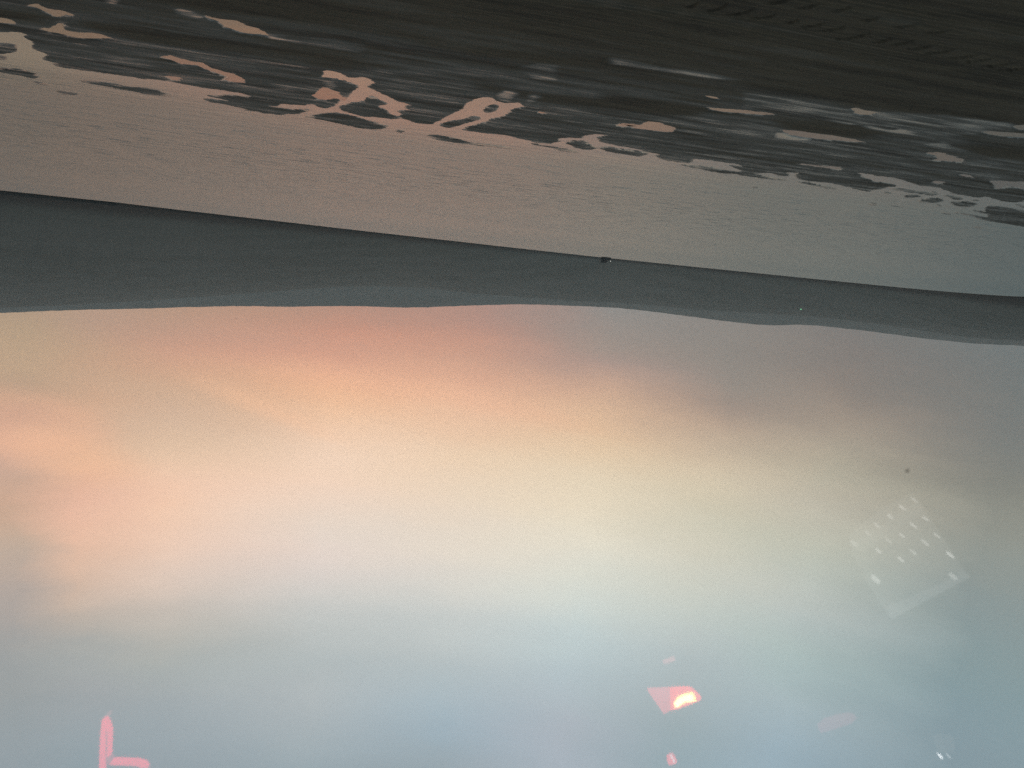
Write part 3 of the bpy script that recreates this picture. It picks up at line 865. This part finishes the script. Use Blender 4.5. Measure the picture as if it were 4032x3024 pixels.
for c in ((960, 755), (1045, 905)):
    hold(flat_shape('bulb', T2, [(c[0] + 50 * math.cos(k), c[1] + 26 * math.sin(k)) for k in np.linspace(0, 5.6, 8)], 1.29, emit('pink_bulb', (1.0, 0.5, 0.5), 7.0)), small)
T3 = (200, 2700, .2712)
tube = lamp('glow_l_shape', T3, [(780, 800)], 1.30, 'pink glowing outline added and shaped like a letter L reflected in glass', 'glowing shape')  # glow given to an L-shaped outline of unknown kind, added for its reflection
outl = [(740, 500), (790, 500), (830, 580), (855, 680), (848, 900), (842, 1030), (880, 1095), (1250, 1110), (1340, 1135), (1395, 1194), (1400, 1320), (1330, 1320), (1310, 1230), (1250, 1180), (1180, 1165), (860, 1160), (800, 1130), (770, 1194), (770, 1320), (700, 1320), (705, 1000), (720, 700)]
hold(flat_shape('diffuser', T3, outl, 1.30, emit('l_shape_glow', (1.0, 0.10, 0.16), 2.6)), tube)
for e_ in ([(740, 500), (765, 500), (750, 700), (745, 1000), (745, 1320), (700, 1320), (705, 1000), (720, 700)], [(765, 500), (790, 500), (830, 580), (855, 680), (848, 900), (842, 1030), (815, 1030), (822, 700), (800, 600)],
           [(880, 1095), (1250, 1110), (1340, 1135), (1395, 1194), (1330, 1194), (1250, 1165), (860, 1150)]):
    hold(flat_shape('tube', T3, e_, 1.288, emit('l_shape_edge', (1.0, 0.03, 0.08), 7.5)), tube)
hold(flat_shape('l_shape_end', T3, [(740, 498), (770, 450), (800, 420), (845, 415), (820, 480), (790, 498)], 1.30, emit('l_shape_tip', (1.0, 0.3, 0.3), 1.4)), tube)
T4 = (2400, 2550, .4521)
s1 = lamp('reading_lamp', T4, [(1990, 665)], 1.30, 'faint pinkish slanting lamp smear at the edge of the glass', 'lamp')
hold(flat_shape('diffuser', T4, [(1830, 705), (1900, 645), (2000, 615), (2100, 595), (2155, 612), (2115, 655), (1950, 715), (1840, 742)], 1.30, emit('faint_pink', (1.0, 0.15, 0.25), 1.0)), s1)
s2 = lamp('light_slit', T4, [(525, 124)], 1.30, 'thin pink light slit above the red lamp', 'lamp')
hold(flat_shape('diffuser', T4, [(470, 141), (572, 103), (576, 111), (480, 146)], 1.30, emit('slit_pink', (1.0, 0.25, 0.25), 2.4)), s2)
T5 = (3400, 2750, .2857)
dm = lamp('dome_lamp', T5, [(1120, 740)], 1.30, 'dim ceiling lamp with two white points in the corner', 'lamp')
hold(flat_shape('diffuser', T5, [(1000, 575), (1080, 545), (1250, 550), (1265, 620), (1240, 750), (1060, 760)], 1.30, emit('dome_dim', (1.0, 0.85, 0.7), 0.32)), dm)
for c, rx, ry, st in ((1080, 20, 10, 9.0), (1195, 14, 8, 3.0)):
    hold(flat_shape('bulb', T5, [(c + rx * math.cos(k), 823 + ry * math.sin(k)) for k in np.linspace(0, 5.6, 8)], 1.29, emit('dome_point', (1, 1, 1), st)), dm)
T6 = (3200, 1750, .4823)
grid_root = lamp('glow_grid', T6, [(800, 900)], 1.30, 'tilted glowing panel with rows of pale dots, added for its reflection on the sky', 'glow_grid')  # glowing grid added to give the faint dotted reflection; its source is unknown
hold(flat_shape('panel', T6, [(310, 770), (560, 560), (830, 410), (900, 500), (1000, 660), (1150, 900), (1270, 1070), (640, 1420), (560, 1300), (470, 1150), (340, 900)], 1.30, emit('panel_glow', (0.95, 1.0, 0.95), 0.34)), grid_root)
hold(flat_shape('strip', T6, [(612, 1345), (650, 1425), (1285, 1085), (1245, 1040), (1190, 1095)], 1.292, emit('panel_strip', (0.95, 1.0, 1.0), 0.65)), grid_root)
hold(flat_shape('strip', T6, [(320, 840), (400, 880), (900, 560), (870, 470)], 1.294, emit('panel_band', (0.95, 1.0, 0.95), 0.55)), grid_root)
DOTS = [(840, 460, 20, 9, 2.2), (745, 525, 22, 10, 3.0), (645, 598, 13, 14, 2.6), (540, 672, 22, 11, 2.2), (460, 735, 18, 10, 2.0), (350, 820, 22, 16, 1.8), (935, 615, 14, 10, 3.4), (838, 672, 26, 9, 3.2), (745, 755, 13, 10, 2.8), (635, 800, 18, 10, 1.8), (550, 880, 18, 10, 2.8), (1030, 755, 20, 9, 2.8), (932, 812, 28, 10, 3.0), (835, 890, 18, 9, 3.0), (733, 950, 20, 11, 3.2), (1138, 912, 24, 11, 4.4), (525, 1112, 30, 20, 3.0), (1162, 1090, 26, 18, 2.8)]
for cx, cy, rx, ry, st in DOTS:
    ca, sa = math.cos(math.radians(45)), math.sin(math.radians(45))
    pts = [(cx + rx * math.cos(k) * ca - ry * math.sin(k) * sa, cy + rx * math.cos(k) * sa + ry * math.sin(k) * ca) for k in np.linspace(0, 5.6, 8)]
    hold(flat_shape('grid_dot', T6, pts, 1.284, emit('dot_glow', (1.0, 1.0, 0.96), st * 0.8)), grid_root)

# ------------------------------------------------------------------ boat far out on the bay
dark_hull, _, _ = principled('dark_hull', (0.012, 0.012, 0.014, 1), 0.7)
grey_paint, _, _ = principled('dark_grey_paint', (0.02, 0.02, 0.022, 1), 0.7)
BR = 1150.0
bd = ray(np.array(606.0), np.array(258.0)); ba = math.atan2(bd[0], bd[1])
boat = empty('fishing_boat', (BR * math.sin(ba), BR * math.cos(ba), 0.0))
boat.rotation_euler = (0, 0, -ba)            # bow towards +x: image left
tag(boat, 'small dark boat with a stern light alone on the far bay', 'boat')
S = BR / F                                    # metres per pixel
LB = 10.2 * S / 2
b = MB()
secs = []
for t in np.linspace(-1, 1, 15):
    half = 1.9 * S * 0.5 * (1 - max(0, t) ** 3 * 0.97) * (1.0 if t > -0.9 else 0.92)
    keel = -0.9
    deck = S * (2.5 + 0.9 * max(0, t) ** 2)
    xb = t * LB * 0.80 + 0.10 * LB * t; xd = t * LB + (0.10 * LB if t > 0 else 0)
    secs.append([(xb, 0, keel), (xb, half * 0.75, 0.2), (xd, half, deck), (xd, half * 0.9, deck), (xd, -half * 0.9, deck), (xd, -half, deck), (xb, -half * 0.75, 0.2)])
vs = [p for s in secs for p in s]; fs = []
for i in range(len(secs) - 1):
    for j in range(7):
        fs.append((i * 7 + j, i * 7 + (j + 1) % 7, (i + 1) * 7 + (j + 1) % 7, (i + 1) * 7 + j))
fs += [tuple(range(6, -1, -1)), tuple(range((len(secs) - 1) * 7, len(secs) * 7))]
b.add(vs, fs); b.build('hull', dark_hull, boat)
b = MB()
prof = [(-0.35, 2.4), (0.78, 2.5), (0.98, 5.6), (0.02, 5.7), (-0.35, 4.3)]
b.prism([(x * LB, -0.55 * S, zz * S) for x, zz in prof], (0, 1.1 * S, 0)); wh = b.build('wheelhouse', grey_paint, boat)
glassy, _, _ = principled('dark_window', (0.02, 0.025, 0.03, 1), 0.15)
for k in range(3):
    b = MB(); x = (0.2 + 0.22 * k) * LB
    b.box(x, x + 0.14 * LB, -0.55 * S - 0.06, -0.55 * S - 0.01, 4.3 * S, 5.0 * S); b.build('window', glassy, wh)
b = MB(); b.tube((0.3 * LB, 0, 5.4 * S), (0.3 * LB, 0, 6.6 * S), 0.12, 0.06); b.build('mast', grey_paint, boat)
b = MB(); b.tube((-0.6 * LB, 0, 2.4 * S), (-0.6 * LB, 0, 3.6 * S), 0.12, 0.1); b.build('davit', grey_paint, boat)
b = MB()
b.tube((-0.93 * LB, 0, 2.4 * S), (-0.93 * LB, 0, 3.2 * S), 0.1)
b.build('lamp_post', grey_paint, boat)
b = MB(); b.tube((-0.93 * LB, 0, 3.2 * S), (-0.93 * LB, 0, 3.75 * S), 0.42, 0.42); b.build('stern_light', emit('boat_light', (1.0, 1.0, 0.9), 1.2), boat)

# ------------------------------------------------------------------ one lit lamp on the far shore
ld = ray(np.array(1730 / 2.16016), np.array(668 / 2.16016)); bpy.context.view_layer.update()
hit, where, _, _ = near_hill.ray_cast(Vector(CAM), Vector(ld))
lp = np.array(where) - ld * 25.0 if hit else CAM + ld * 2400.0      # its mast stands on the slope just below
sl = empty('shore_light', tuple(lp)); tag(sl, 'tiny greenish light on the dark slope across the bay', 'light')
b = MB(); b.tube((0, 0, -16), (0, 0, -1.6), 0.5, 0.35); b.build('mast', housing, sl)
b = MB()
b.tube((0, 0, -1.6), (0, 0, 0.0), 2.6, 2.9); b.tube((0, 0, 0.0), (0, 0, 1.6), 2.9, 1.2); b.build('lantern', emit('green_white', (0.30, 1.0, 0.50), 0.75), sl)
